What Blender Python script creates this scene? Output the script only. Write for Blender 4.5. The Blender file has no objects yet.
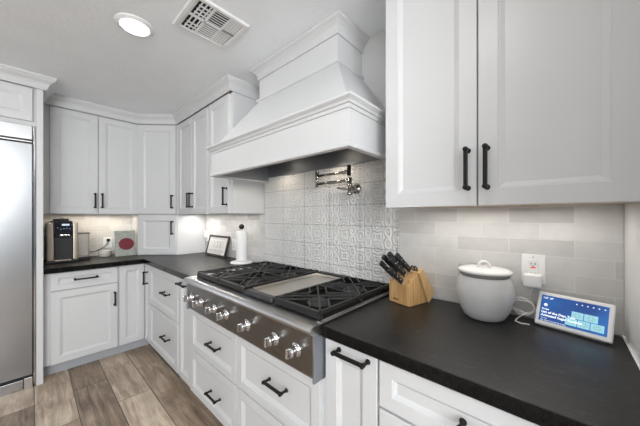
import bpy, bmesh, math, random
from mathutils import Vector, Matrix
PI = math.pi
SC = bpy.context.scene
COL = SC.collection
random.seed(7)

# ------------------------------------------------------------------ camera
cam_d = bpy.data.cameras.new('camera')
cam_d.sensor_width = 36.0
cam_d.lens = 262.5 * 36.0 / 640.0
cam_d.shift_y = 3.92 / 640.0
cam_d.clip_start = 0.02
cam = bpy.data.objects.new('camera', cam_d)
COL.objects.link(cam)
cam.location = (3.7137, -1.4038, 1.3334)
cam.rotation_euler = (PI / 2, 0, math.radians(42.2865))
SC.camera = cam

# ------------------------------------------------------------------ world, exposure
SC.view_settings.view_transform = 'Standard'
SC.view_settings.look = 'None'
SC.view_settings.gamma = 1.0
SC.view_settings.use_curve_mapping = False
SC.view_settings.exposure = -0.08
W = bpy.data.worlds.new('world')
SC.world = W
W.use_nodes = True
bg = W.node_tree.nodes['Background']
bg.inputs[0].default_value = (0.93, 0.96, 1.0, 1)
bg.inputs[1].default_value = 0.22

def area(name, loc, rot, sx, sy, power, color=(1, 1, 1), shape='RECTANGLE', spread=None):
    l = bpy.data.lights.new(name, 'AREA')
    l.shape = shape
    l.size = sx
    if shape in ('RECTANGLE', 'ELLIPSE'):
        l.size_y = sy
    l.energy = power
    l.color = color
    if spread:
        l.spread = spread
    o = bpy.data.objects.new(name, l)
    COL.objects.link(o)
    o.location = loc
    o.rotation_euler = rot
    return o

# unseen fill lamps, added out of view to lift the ceiling and left cabinets
area('added_fill', (3.2, -6.3, 1.0), (math.radians(152), 0, 0), 5.0, 1.4, 40, (0.96, 0.985, 1.0))
area('added_fill', (6.4, -4.0, 1.2), (math.radians(155), 0, math.radians(80)), 3.0, 1.2, 185, (0.95, 0.98, 1.0))
area('added_fill', (6.4, -3.0, 2.08), (math.radians(92), 0, math.radians(84)), 1.7, 0.55, 110, (0.96, 0.985, 1.0))
# recessed lamps of the ceiling (the one in view has its own disc further down)
for lx, ly, lp in ((1.9, -1.0, 4.2), (3.45, -1.15, 3.8), (1.9, -2.7, 1.5), (3.5, -2.7, 1.5)):
    area('can_light', (lx, ly, 2.425), (0, 0, 0), 0.15, 0.15, lp, (1.0, 0.985, 0.965), 'DISK')
# lamps under the wall cabinets
area('under_cabinet_light', (0.14, -0.96, 1.352), (0, 0, 0), 0.05, 0.6, 1.6, (1.0, 0.87, 0.70))
area('under_cabinet_light', (0.80, -0.16, 1.352), (0, 0, 0), 0.30, 0.04, 1.5, (1.0, 0.95, 0.88))
area('under_cabinet_light', (1.35, -0.16, 1.352), (0, 0, 0), 0.6, 0.04, 1.2, (1.0, 0.93, 0.84))
area('under_cabinet_light', (3.5, -0.14, 1.362), (0, 0, 0), 0.6, 0.06, 1.1, (1.0, 0.97, 0.92))

# ------------------------------------------------------------------ materials
MATS = {}
def mat(name, color, rough=0.5, metal=0.0, spec=0.5, trans=0.0, emit=None, estr=0.0, coat=0.0, var=0.0, vscale=8.0, bump=0.0, bscale=60.0, alpha=1.0):
    if name in MATS:
        return MATS[name]
    m = bpy.data.materials.new(name)
    m.use_nodes = True
    nt = m.node_tree
    b = nt.nodes['Principled BSDF']
    b.inputs['Base Color'].default_value = (*color, 1)
    b.inputs['Roughness'].default_value = rough
    b.inputs['Metallic'].default_value = metal
    b.inputs['Specular IOR Level'].default_value = spec
    b.inputs['Transmission Weight'].default_value = trans
    b.inputs['Coat Weight'].default_value = coat
    if emit:
        b.inputs['Emission Color'].default_value = (*emit, 1)
        b.inputs['Emission Strength'].default_value = estr
    tc = nt.nodes.new('ShaderNodeTexCoord')
    if var:
        n = nt.nodes.new('ShaderNodeTexNoise')
        n.inputs['Scale'].default_value = vscale
        n.inputs['Detail'].default_value = 4
        nt.links.new(tc.outputs['Object'], n.inputs['Vector'])
        r = nt.nodes.new('ShaderNodeValToRGB')
        r.color_ramp.elements[0].position = 0.3
        r.color_ramp.elements[1].position = 0.7
        r.color_ramp.elements[0].color = (*[c * (1 - var) for c in color], 1)
        r.color_ramp.elements[1].color = (*[min(1, c * (1 + var)) for c in color], 1)
        nt.links.new(n.outputs['Fac'], r.inputs['Fac'])
        nt.links.new(r.outputs['Color'], b.inputs['Base Color'])
    if bump:
        n = nt.nodes.new('ShaderNodeTexNoise')
        n.inputs['Scale'].default_value = bscale
        n.inputs['Detail'].default_value = 3
        nt.links.new(tc.outputs['Object'], n.inputs['Vector'])
        bp = nt.nodes.new('ShaderNodeBump')
        bp.inputs['Strength'].default_value = bump
        bp.inputs['Distance'].default_value = 0.01
        nt.links.new(n.outputs['Fac'], bp.inputs['Height'])
        nt.links.new(bp.outputs['Normal'], b.inputs['Normal'])
    MATS[name] = m
    return m

PAINT = mat('white_cabinet_paint', (0.63, 0.635, 0.642), 0.38, var=0.012, vscale=3)
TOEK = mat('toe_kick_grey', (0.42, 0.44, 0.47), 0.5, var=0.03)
HOODP = mat('hood_paint', (0.63, 0.635, 0.642), 0.4, var=0.01, vscale=3)
BLACK = mat('matte_black_metal', (0.006, 0.006, 0.0065), 0.45, 0.0, spec=0.3)
CEIL = mat('ceiling_paint', (0.88, 0.905, 0.93), 0.9, bump=0.25, bscale=45, var=0.02, vscale=5)
WALLP = mat('wall_paint', (0.72, 0.72, 0.72), 0.8, bump=0.1)
WHITEP = mat('white_plastic', (0.86, 0.86, 0.86), 0.35, var=0.01)
IRON = mat('cast_iron', (0.012, 0.0117, 0.0114), 0.40, 0.0, bump=0.1, bscale=300)
CHROME = mat('chrome', (0.60, 0.60, 0.62), 0.14, 1.0, var=0.03)
GLASS = mat('clear_glass', (0.95, 0.97, 0.97), 0.03, trans=1.0, var=0.01)
BIRCH = mat('birch_underside', (0.62, 0.47, 0.32), 0.6, var=0.1, vscale=12)

def steel(name, color, rough, axis, grain=1.0):
    m = mat(name, color, rough, 1.0)
    nt = m.node_tree
    b = nt.nodes['Principled BSDF']
    tc = nt.nodes.new('ShaderNodeTexCoord')
    mp = nt.nodes.new('ShaderNodeMapping')
    s = [400, 400, 400]
    s[axis] = 4
    mp.inputs['Scale'].default_value = s
    n = nt.nodes.new('ShaderNodeTexNoise')
    n.inputs['Scale'].default_value = 1.0
    n.inputs['Detail'].default_value = 3
    nt.links.new(tc.outputs['Object'], mp.inputs['Vector'])
    nt.links.new(mp.outputs['Vector'], n.inputs['Vector'])
    mr = nt.nodes.new('ShaderNodeMapRange')
    mr.inputs['To Min'].default_value = rough - 0.03 * grain
    mr.inputs['To Max'].default_value = rough + 0.04 * grain
    nt.links.new(n.outputs['Fac'], mr.inputs['Value'])
    nt.links.new(mr.outputs['Result'], b.inputs['Roughness'])
    bp = nt.nodes.new('ShaderNodeBump')
    bp.inputs['Strength'].default_value = 0.006 * grain
    bp.inputs['Distance'].default_value = 0.002
    nt.links.new(n.outputs['Fac'], bp.inputs['Height'])
    nt.links.new(bp.outputs['Normal'], b.inputs['Normal'])
    return m
STEEL = steel('brushed_steel', (0.60, 0.60, 0.61), 0.30, 0)
STEELV = steel('fridge_steel', (0.42, 0.43, 0.445), 0.27, 1, 0.15)
STEELP = steel('panel_steel_darkened', (0.25, 0.24, 0.225), 0.28, 0)  # steel colour darkened to stand in for the reflection of the dark floor
STEELD = steel('hood_liner_steel', (0.36, 0.38, 0.42), 0.5, 0)

def stone():
    m = mat('black_soapstone', (0.02, 0.02, 0.021), 0.38, spec=0.42)
    nt = m.node_tree
    b = nt.nodes['Principled BSDF']
    tc = nt.nodes.new('ShaderNodeTexCoord')
    mp = nt.nodes.new('ShaderNodeMapping')
    mp.inputs['Scale'].default_value = (1.6, 5.0, 3)
    mp.inputs['Rotation'].default_value = (0, 0, 0.5)
    nt.links.new(tc.outputs['Object'], mp.inputs['Vector'])
    n = nt.nodes.new('ShaderNodeTexNoise')
    n.inputs['Scale'].default_value = 3.2
    n.inputs['Detail'].default_value = 9
    n.inputs['Roughness'].default_value = 0.65
    n.inputs['Distortion'].default_value = 1.6
    nt.links.new(mp.outputs['Vector'], n.inputs['Vector'])
    r = nt.nodes.new('ShaderNodeValToRGB')
    e = r.color_ramp.elements
    e[0].position = 0.30; e[0].color = (0.005, 0.005, 0.005, 1)
    e[1].position = 0.80; e[1].color = (0.026, 0.025, 0.0245, 1)
    x = e.new(0.5); x.color = (0.009, 0.0085, 0.0085, 1)
    nt.links.new(n.outputs['Fac'], r.inputs['Fac'])
    # thin pale veins
    n2 = nt.nodes.new('ShaderNodeTexNoise')
    n2.inputs['Scale'].default_value = 2.1
    n2.inputs['Detail'].default_value = 6
    n2.inputs['Distortion'].default_value = 2.5
    nt.links.new(mp.outputs['Vector'], n2.inputs['Vector'])
    r2 = nt.nodes.new('ShaderNodeValToRGB')
    e = r2.color_ramp.elements
    e[0].position = 0.488; e[0].color = (0, 0, 0, 1)
    e[1].position = 0.512; e[1].color = (0, 0, 0, 1)
    x = e.new(0.50); x.color = (0.034, 0.033, 0.032, 1)
    nt.links.new(n2.outputs['Fac'], r2.inputs['Fac'])
    ad = nt.nodes.new('ShaderNodeMix')
    ad.data_type = 'RGBA'; ad.blend_type = 'ADD'
    ad.inputs[0].default_value = 1.0
    nt.links.new(r.outputs['Color'], ad.inputs[6])
    nt.links.new(r2.outputs['Color'], ad.inputs[7])
    nt.links.new(ad.outputs[2], b.inputs['Base Color'])
    mr = nt.nodes.new('ShaderNodeMapRange')
    mr.inputs['To Min'].default_value = 0.27
    mr.inputs['To Max'].default_value = 0.46
    nt.links.new(n.outputs['Fac'], mr.inputs['Value'])
    nt.links.new(mr.outputs['Result'], b.inputs['Roughness'])
    n3 = nt.nodes.new('ShaderNodeTexNoise')
    n3.inputs['Scale'].default_value = 90
    n3.inputs['Detail'].default_value = 3
    nt.links.new(tc.outputs['Object'], n3.inputs['Vector'])
    bp = nt.nodes.new('ShaderNodeBump')
    bp.inputs['Strength'].default_value = 0.12
    bp.inputs['Distance'].default_value = 0.004
    nt.links.new(n3.outputs['Fac'], bp.inputs['Height'])
    nt.links.new(bp.outputs['Normal'], b.inputs['Normal'])
    return m
STONE = stone()

def subway(name, axis, off):
    """glazed brick tiles 205 x 65 mm; axis = world axis that runs along the wall"""
    m = mat(name, (0.7, 0.7, 0.7), 0.22)
    nt = m.node_tree
    b = nt.nodes['Principled BSDF']
    g = nt.nodes.new('ShaderNodeNewGeometry')
    sp = nt.nodes.new('ShaderNodeSeparateXYZ')
    cb = nt.nodes.new('ShaderNodeCombineXYZ')
    nt.links.new(g.outputs['Position'], sp.inputs[0])
    nt.links.new(sp.outputs[axis], cb.inputs[0])
    nt.links.new(sp.outputs[2], cb.inputs[1])
    mp = nt.nodes.new('ShaderNodeMapping')
    mp.inputs['Location'].default_value = (off, -0.914 + 0.0, 0)
    nt.links.new(cb.outputs[0], mp.inputs['Vector'])
    br = nt.nodes.new('ShaderNodeTexBrick')
    br.offset = 0.5
    br.inputs['Scale'].default_value = 1.0
    br.inputs['Brick Width'].default_value = 0.205
    br.inputs['Row Height'].default_value = 0.0656
    br.inputs['Mortar Size'].default_value = 0.0016
    br.inputs['Mortar Smooth'].default_value = 0.1
    br.inputs['Bias'].default_value = -0.1
    br.inputs['Color1'].default_value = (0.63, 0.62, 0.605, 1)
    br.inputs['Color2'].default_value = (0.80, 0.795, 0.78, 1)
    br.inputs['Mortar'].default_value = (0.80, 0.80, 0.785, 1)
    nt.links.new(mp.outputs[0], br.inputs['Vector'])
    n = nt.nodes.new('ShaderNodeTexNoise')
    n.inputs['Scale'].default_value = 14
    n.inputs['Detail'].default_value = 3
    nt.links.new(cb.outputs[0], n.inputs['Vector'])
    mx = nt.nodes.new('ShaderNodeMix')
    mx.data_type = 'RGBA'; mx.blend_type = 'MULTIPLY'
    mx.inputs[0].default_value = 0.22
    nt.links.new(br.outputs['Color'], mx.inputs[6])
    nt.links.new(n.outputs['Fac'], mx.inputs[7])
    nt.links.new(mx.outputs[2], b.inputs['Base Color'])
    sm = nt.nodes.new('ShaderNodeMath'); sm.operation = 'MULTIPLY'
    sm.inputs[1].default_value = -1.0
    nt.links.new(br.outputs['Fac'], sm.inputs[0])
    ad = nt.nodes.new('ShaderNodeMath'); ad.operation = 'MULTIPLY_ADD'
    ad.inputs[1].default_value = 0.35
    nt.links.new(n.outputs['Fac'], ad.inputs[0])
    nt.links.new(sm.outputs[0], ad.inputs[2])
    bp = nt.nodes.new('ShaderNodeBump')
    bp.inputs['Strength'].default_value = 0.5
    bp.inputs['Distance'].default_value = 0.003
    nt.links.new(ad.outputs[0], bp.inputs['Height'])
    nt.links.new(bp.outputs['Normal'], b.inputs['Normal'])
    return m
SUB_X = subway('glazed_subway_tile_x', 0, -3.656 + 0.205 * 20)
SUB_Y = subway('glazed_subway_tile_y', 1, 0.1 + 0.205 * 20)

def math_node(nt, op, a, b=None, c=None):
    n = nt.nodes.new('ShaderNodeMath')
    n.operation = op
    for i, v in enumerate((a, b, c)):
        if v is None:
            continue
        if isinstance(v, (int, float)):
            n.inputs[i].default_value = v
        else:
            nt.links.new(v, n.inputs[i])
    return n.outputs[0]

def embossed():
    """pressed medallion tiles, 250 x 135 mm"""
    m = mat('embossed_medallion_tile', (0.7, 0.7, 0.7), 0.36)
    nt = m.node_tree
    b = nt.nodes['Principled BSDF']
    g = nt.nodes.new('ShaderNodeNewGeometry')
    sp = nt.nodes.new('ShaderNodeSeparateXYZ')
    nt.links.new(g.outputs['Position'], sp.inputs[0])
    TW, TH = 0.2504, 0.1350
    u = math_node(nt, 'MULTIPLY', math_node(nt, 'ADD', sp.outputs[0], 0.2505 * 8 - 1.7855), 1 / TW)
    v = math_node(nt, 'MULTIPLY', math_node(nt, 'ADD', sp.outputs[2], 0.135 * 8 - 1.0065), 1 / TH)
    fu = math_node(nt, 'SUBTRACT', math_node(nt, 'FRACT', u), 0.5)
    fv = math_node(nt, 'SUBTRACT', math_node(nt, 'FRACT', v), 0.5)
    ju0 = math_node(nt, 'MULTIPLY', math_node(nt, 'ABSOLUTE', fu), 2.0)   # 0 middle .. 1 joint
    av = math_node(nt, 'MULTIPLY', math_node(nt, 'ABSOLUTE', fv), 2.0)
    nd = nt.nodes.new('ShaderNodeTexNoise')
    nd.inputs['Scale'].default_value = 28
    nd.inputs['Detail'].default_value = 2
    nt.links.new(g.outputs['Position'], nd.inputs['Vector'])
    px = math_node(nt, 'MULTIPLY', ju0, 1.85)
    def dist(cx, cy, petals, amp):
        dx = math_node(nt, 'SUBTRACT', px, cx)
        dy = math_node(nt, 'SUBTRACT', av, cy)
        r = math_node(nt, 'SQRT', math_node(nt, 'ADD', math_node(nt, 'MULTIPLY', dx, dx), math_node(nt, 'MULTIPLY', dy, dy)))
        th = math_node(nt, 'ARCTAN2', dy, dx)
        wob = math_node(nt, 'MULTIPLY', math_node(nt, 'COSINE', math_node(nt, 'MULTIPLY', th, petals)), math_node(nt, 'MULTIPLY', r, amp))
        return math_node(nt, 'ADD', r, wob)
    d = dist(0, 0, 4.0, 0.22)
    for c in ((1.85, 1, 4.0, 0.22), (1.0, 0.5, 2.0, 0.2)):
        d = math_node(nt, 'MINIMUM', d, dist(*c))
    d = math_node(nt, 'MULTIPLY_ADD', nd.outputs['Fac'], 0.22, d)
    w = math_node(nt, 'SINE', math_node(nt, 'MULTIPLY', d, 18.0))
    w = math_node(nt, 'MULTIPLY_ADD', w, 0.5, 0.5)
    w = math_node(nt, 'SMOOTH_MIN', w, 0.75, 0.3)
    # joints
    ju = math_node(nt, 'GREATER_THAN', ju0, 1 - 2 * 0.0016 / TW)
    jv = math_node(nt, 'GREATER_THAN', av, 1 - 2 * 0.0016 / TH)
    j = math_node(nt, 'MAXIMUM', ju, jv)
    n = nt.nodes.new('ShaderNodeTexNoise')
    n.inputs['Scale'].default_value = 6
    n.inputs['Detail'].default_value = 5
    nt.links.new(g.outputs['Position'], n.inputs['Vector'])
    n2 = nt.nodes.new('ShaderNodeTexNoise')
    n2.inputs['Scale'].default_value = 70
    n2.inputs['Detail'].default_value = 3
    nt.links.new(g.outputs['Position'], n2.inputs['Vector'])
    h = math_node(nt, 'MULTIPLY_ADD', n2.outputs['Fac'], 0.25, w)
    h = math_node(nt, 'SUBTRACT', h, math_node(nt, 'MULTIPLY', j, 1.6))
    bp = nt.nodes.new('ShaderNodeBump')
    bp.inputs['Strength'].default_value = 1.0
    bp.inputs['Distance'].default_value = 0.006
    nt.links.new(h, bp.inputs['Height'])
    nt.links.new(bp.outputs['Normal'], b.inputs['Normal'])
    r = nt.nodes.new('ShaderNodeValToRGB')
    e = r.color_ramp.elements
    e[0].position = 0.3; e[0].color = (0.80, 0.80, 0.79, 1)
    e[1].position = 0.7; e[1].color = (0.88, 0.88, 0.865, 1)
    nt.links.new(n.outputs['Fac'], r.inputs['Fac'])
    mx = nt.nodes.new('ShaderNodeMix')
    mx.data_type = 'RGBA'
    nt.links.new(math_node(nt, 'MULTIPLY', math_node(nt, 'SUBTRACT', 1.0, w), 0.42), mx.inputs[0])  # hollows of the relief coloured darker, standing in for its shading
    nt.links.new(r.outputs['Color'], mx.inputs[6])
    mx.inputs[7].default_value = (0.50, 0.495, 0.48, 1)
    mx2 = nt.nodes.new('ShaderNodeMix')
    mx2.data_type = 'RGBA'
    nt.links.new(j, mx2.inputs[0])
    nt.links.new(mx.outputs[2], mx2.inputs[6])
    mx2.inputs[7].default_value = (0.40, 0.39, 0.38, 1)
    nt.links.new(mx2.outputs[2], b.inputs['Base Color'])
    return m
EMBOSS = embossed()

def planks():
    m = mat('wood_look_floor_plank', (0.3, 0.22, 0.16), 0.42)
    nt = m.node_tree
    b = nt.nodes['Principled BSDF']
    g = nt.nodes.new('ShaderNodeNewGeometry')
    mp = nt.nodes.new('ShaderNodeMapping')
    mp.inputs['Location'].default_value = (FLX, FLY, 0)
    nt.links.new(g.outputs['Position'], mp.inputs['Vector'])
    br = nt.nodes.new('ShaderNodeTexBrick')
    br.offset = 0.67
    br.offset_frequency = 2
    br.inputs['Scale'].default_value = 1.0
    br.inputs['Brick Width'].default_value = 1.22
    br.inputs['Row Height'].default_value = 0.203
    br.inputs['Mortar Size'].default_value = 0.0026
    br.inputs['Mortar Smooth'].default_value = 0.2
    br.inputs['Bias'].default_value = 0.0
    br.inputs['Color1'].default_value = (0, 0, 0, 1)
    br.inputs['Color2'].default_value = (1, 1, 1, 1)
    br.inputs['Mortar'].default_value = (0.5, 0.5, 0.5, 1)
    nt.links.new(mp.outputs[0], br.inputs['Vector'])
    # grain: stretched noise, shifted per plank
    sp = nt.nodes.new('ShaderNodeVectorMath'); sp.operation = 'MULTIPLY_ADD'
    nt.links.new(br.outputs['Color'], sp.inputs[0])
    sp.inputs[1].default_value = (7, 5, 9)
    nt.links.new(g.outputs['Position'], sp.inputs[2])
    mg = nt.nodes.new('ShaderNodeMapping')
    mg.inputs['Scale'].default_value = (1.6, 15, 3)
    nt.links.new(sp.outputs[0], mg.inputs['Vector'])
    n = nt.nodes.new('ShaderNodeTexNoise')
    n.inputs['Scale'].default_value = 1.7
    n.inputs['Detail'].default_value = 9
    n.inputs['Roughness'].default_value = 0.66
    n.inputs['Distortion'].default_value = 0.8
    nt.links.new(mg.outputs[0], n.inputs['Vector'])
    n2 = nt.nodes.new('ShaderNodeTexNoise')
    n2.inputs['Scale'].default_value = 3.2
    n2.inputs['Detail'].default_value = 4
    nt.links.new(sp.outputs[0], n2.inputs['Vector'])
    f = math_node(nt, 'ADD', math_node(nt, 'MULTIPLY', n.outputs['Fac'], 0.85), math_node(nt, 'MULTIPLY', n2.outputs['Fac'], 0.45))
    sb = nt.nodes.new('ShaderNodeSeparateColor')
    nt.links.new(br.outputs['Color'], sb.inputs[0])
    f = math_node(nt, 'ADD', f, math_node(nt, 'MULTIPLY', math_node(nt, 'SUBTRACT', sb.outputs[0], 0.5), 0.40))
    r = nt.nodes.new('ShaderNodeValToRGB')
    e = r.color_ramp.elements
    e[0].position = 0.36; e[0].color = (0.11, 0.075, 0.052, 1)
    e[1].position = 0.94; e[1].color = (0.78, 0.66, 0.53, 1)
    x = e.new(0.60); x.color = (0.35, 0.262, 0.19, 1)
    x = e.new(0.74); x.color = (0.53, 0.425, 0.33, 1)
    nt.links.new(f, r.inputs['Fac'])
    mx = nt.nodes.new('ShaderNodeMix'); mx.data_type = 'RGBA'
    nt.links.new(br.outputs['Fac'], mx.inputs[0])
    nt.links.new(r.outputs['Color'], mx.inputs[6])
    mx.inputs[7].default_value = (0.045, 0.035, 0.028, 1)
    nt.links.new(mx.outputs[2], b.inputs['Base Color'])
    bp = nt.nodes.new('ShaderNodeBump')
    bp.inputs['Strength'].default_value = 0.25
    bp.inputs['Distance'].default_value = 0.003
    nt.links.new(math_node(nt, 'SUBTRACT', n.outputs['Fac'], br.outputs['Fac']), bp.inputs['Height'])
    nt.links.new(bp.outputs['Normal'], b.inputs['Normal'])
    return m
FLX, FLY = 1.22 * 4 - 0.968, 0.203 * 40 + 0.984
FLOORM = planks()

def wood(name, c1, c2, scale=(3, 40, 40)):
    m = mat(name, c1, 0.45)
    nt = m.node_tree
    b = nt.nodes['Principled BSDF']
    tc = nt.nodes.new('ShaderNodeTexCoord')
    mp = nt.nodes.new('ShaderNodeMapping')
    mp.inputs['Scale'].default_value = scale
    nt.links.new(tc.outputs['Object'], mp.inputs['Vector'])
    n = nt.nodes.new('ShaderNodeTexNoise')
    n.inputs['Scale'].default_value = 1.5
    n.inputs['Detail'].default_value = 6
    nt.links.new(mp.outputs[0], n.inputs['Vector'])
    r = nt.nodes.new('ShaderNodeValToRGB')
    r.color_ramp.elements[0].position = 0.3
    r.color_ramp.elements[1].position = 0.7
    r.color_ramp.elements[0].color = (*c1, 1)
    r.color_ramp.elements[1].color = (*c2, 1)
    nt.links.new(n.outputs['Fac'], r.inputs['Fac'])
    nt.links.new(r.outputs['Color'], b.inputs['Base Color'])
    return m
BAMBOO = wood('bamboo', (0.36, 0.19, 0.07), (0.60, 0.38, 0.17), (50, 50, 4))

# ------------------------------------------------------------------ mesh helpers
def new():
    return bmesh.new()

def merge(dst, src):
    me = bpy.data.meshes.new('tmp')
    src.to_mesh(me)
    src.free()
    dst.from_mesh(me)
    bpy.data.meshes.remove(me)
    return dst

def box(bm, x0, x1, y0, y1, z0, z1, bev=0.0, seg=2, M=None):
    t = bmesh.new()
    bmesh.ops.create_cube(t, size=1.0)
    for v in t.verts:
        v.co = Vector((x0 + (v.co.x + .5) * (x1 - x0), y0 + (v.co.y + .5) * (y1 - y0), z0 + (v.co.z + .5) * (z1 - z0)))
    if bev:
        bmesh.ops.bevel(t, geom=list(t.edges), offset=bev, segments=seg, profile=0.5, affect='EDGES')
    if M is not None:
        bmesh.ops.transform(t, matrix=M, verts=t.verts)
    return merge(bm, t)

def lathe(bm, prof, center=(0, 0, 0), seg=32, M=None):
    """prof: list of (radius, z); closed on the axis where radius is 0"""
    t = bmesh.new()
    rings = []
    for r, z in prof:
        if r <= 1e-6:
            rings.append([t.verts.new((0, 0, z))])
        else:
            rings.append([t.verts.new((r * math.cos(2 * PI * i / seg), r * math.sin(2 * PI * i / seg), z)) for i in range(seg)])
    for a, b in zip(rings[:-1], rings[1:]):
        for i in range(seg):
            j = (i + 1) % seg
            if len(a) == 1 and len(b) == 1:
                continue
            if len(a) == 1:
                t.faces.new((a[0], b[i], b[j]))
            elif len(b) == 1:
                t.faces.new((a[i], a[j], b[0]))
            else:
                t.faces.new((a[i], a[j], b[j], b[i]))
    bmesh.ops.recalc_face_normals(t, faces=t.faces)
    if M is not None:
        bmesh.ops.transform(t, matrix=M, verts=t.verts)
    bmesh.ops.translate(t, vec=Vector(center), verts=t.verts)
    for f in t.faces:
        f.smooth = True
    return merge(bm, t)

def tube(bm, pts, r, seg=10, smooth=True):
    pts = [Vector(p) for p in pts]
    t = bmesh.new()
    rings = []
    n = len(pts)
    prev = None
    for i, p in enumerate(pts):
        d = (pts[min(i + 1, n - 1)] - pts[max(i - 1, 0)]).normalized()
        if prev is None:
            up = Vector((0, 0, 1)) if abs(d.z) < .9 else Vector((1, 0, 0))
            a = d.cross(up).normalized()
        else:
            a = (prev - d * prev.dot(d)).normalized()
        prev = a
        b = d.cross(a)
        rr = r[i] if isinstance(r, (list, tuple)) else r
        rings.append([t.verts.new(p + (a * math.cos(2 * PI * k / seg) + b * math.sin(2 * PI * k / seg)) * rr) for k in range(seg)])
    for A, B in zip(rings[:-1], rings[1:]):
        for k in range(seg):
            j = (k + 1) % seg
            t.faces.new((A[k], A[j], B[j], B[k]))
    t.faces.new(rings[0][::-1])
    t.faces.new(rings[-1])
    bmesh.ops.recalc_face_normals(t, faces=t.faces)
    if smooth:
        for f in t.faces:
            f.smooth = len(f.verts) == 4
    return merge(bm, t)

def prism(bm, poly, depth, M=None, bev=0.0, seg=2):
    """poly in local x,z; extruded along +y by depth"""
    t = bmesh.new()
    a = [t.verts.new((x, 0, z)) for x, z in poly]
    b = [t.verts.new((x, depth, z)) for x, z in poly]
    t.faces.new(a)
    t.faces.new(b[::-1])
    k = len(poly)
    for i in range(k):
        j = (i + 1) % k
        t.faces.new((a[i], b[i], b[j], a[j]))
    bmesh.ops.recalc_face_normals(t, faces=t.faces)
    if bev:
        bmesh.ops.bevel(t, geom=list(t.edges), offset=bev, segments=seg, profile=0.5, affect='EDGES')
    if M is not None:
        bmesh.ops.transform(t, matrix=M, verts=t.verts)
    return merge(bm, t)

def sweep(bm, path, prof, closed=False):
    """path: list of (x, y); prof: (out, z) where out is to the right of travel; mitred corners"""
    t = bmesh.new()
    P = [Vector((x, y)) for x, y in path]
    n = len(P)
    rings = []
    for i in range(n):
        d0 = (P[i] - P[i - 1]).normalized() if i > 0 or closed else None
        d1 = (P[(i + 1) % n] - P[i]).normalized() if i < n - 1 or closed else None
        if d0 is None: d0 = d1
        if d1 is None: d1 = d0
        n0 = Vector((d0.y, -d0.x)); n1 = Vector((d1.y, -d1.x))
        mdir = (n0 + n1).normalized()
        mdir = mdir / max(0.2, mdir.dot(n0))
        rings.append([t.verts.new((P[i].x + mdir.x * o, P[i].y + mdir.y * o, z)) for o, z in prof])
    k = len(prof)
    pairs = list(zip(rings[:-1], rings[1:]))
    if closed:
        pairs.append((rings[-1], rings[0]))
    for A, B in pairs:
        for i in range(k):
            j = (i + 1) % k
            t.faces.new((A[i], A[j], B[j], B[i]))
    if not closed:
        t.faces.new(rings[0][::-1]); t.faces.new(rings[-1])
    bmesh.ops.recalc_face_normals(t, faces=t.faces)
    return merge(bm, t)

def door_mesh(bm, x0, x1, y, z0, z1, s=0.055, t=0.02):
    """a framed door in the x,z plane, back at y, front towards -y, inner panel recessed"""
    w, h = x1 - x0, z1 - z0
    s = min(s, w * 0.24, h * 0.30)
    k = min(1.0, min(w, h) / 0.22)
    prof = [(0, 0), (0, -t + .002), (.002, -t), (s, -t), (s + .002, -t + .004), (s + .005 * k, -t + .0045), (s + .019 * k, -t + .012)]
    b = bmesh.new()
    rings = []
    for ins, yy in prof:
        rings.append([b.verts.new((px, y + yy, pz)) for px, pz in ((x0 + ins, z0 + ins), (x1 - ins, z0 + ins), (x1 - ins, z1 - ins), (x0 + ins, z1 - ins))])
    b.faces.new(rings[0][::-1])
    for A, B in zip(rings[:-1], rings[1:]):
        for i in range(4):
            j = (i + 1) % 4
            b.faces.new((A[i], A[j], B[j], B[i]))
    b.faces.new(rings[-1])
    bmesh.ops.recalc_face_normals(b, faces=b.faces)
    return merge(bm, b)

def obj(name, bm, material, parent=None, world=False, loc=None):
    """link bm as one mesh object; world=True: bm holds world coordinates"""
    me = bpy.data.meshes.new(name)
    if world and parent is not None:
        Mi = WM[parent.name].inverted()
        bmesh.ops.transform(bm, matrix=Mi, verts=bm.verts)
    if loc is not None:
        bmesh.ops.translate(bm, vec=-Vector(loc), verts=bm.verts)
    bm.to_mesh(me)
    bm.free()
    me.materials.append(material)
    o = bpy.data.objects.new(name, me)
    COL.objects.link(o)
    if parent is not None:
        o.parent = parent
        if parent.name in WM:
            WM[o.name] = WM[parent.name].copy()
    if loc is not None:
        o.location = loc
    return o

WM = {}
def thing(name, label, cat, loc=(0, 0, 0), rotz=0.0, group=None):
    o = bpy.data.objects.new(name, None)
    o.empty_display_size = 0.05
    COL.objects.link(o)
    o.location = loc
    o.rotation_euler = (0, 0, rotz)
    WM[o.name] = Matrix.Translation(Vector(loc)) @ Matrix.Rotation(rotz, 4, 'Z')
    o['label'] = label
    o['category'] = cat
    if group:
        o['group'] = group
    return o

def tag(o, label, cat, group=None):
    o['label'] = label
    o['category'] = cat
    if group:
        o['group'] = group
    return o

def struct(name, bm, m):
    o = obj(name, bm, m)
    o['kind'] = 'structure'
    return o

def handle(parent, cx, y, cz, length, vertical, stand=0.030):
    """black bar pull in the front's local frame, front surface at y"""
    b = new()
    L = length / 2
    r = 0.0066
    length -= .006
    L = length / 2
    if vertical:
        box(b, cx - r, cx + r, y - stand - .011, y - stand, cz - L, cz + L, .002)
    else:
        box(b, cx - L, cx + L, y - stand - .010, y - stand, cz - r, cz + r, .002)
    R = Matrix.Rotation(PI / 2, 4, 'X')
    for s in (-1, 1):
        px, pz = (cx, cz + s * (L - .006)) if vertical else (cx + s * (L - .006), cz)
        # post: along -y
        prof = [(0, 0), (.0095, 0), (.0095, .003), (.006, .005), (.006, .026), (.0085, .029), (.0085, .042), (.0065, .044), (0, .044)]
        lathe(b, prof, (px, y, pz), 14, R)
    obj('handle', b, BLACK, parent)

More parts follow.
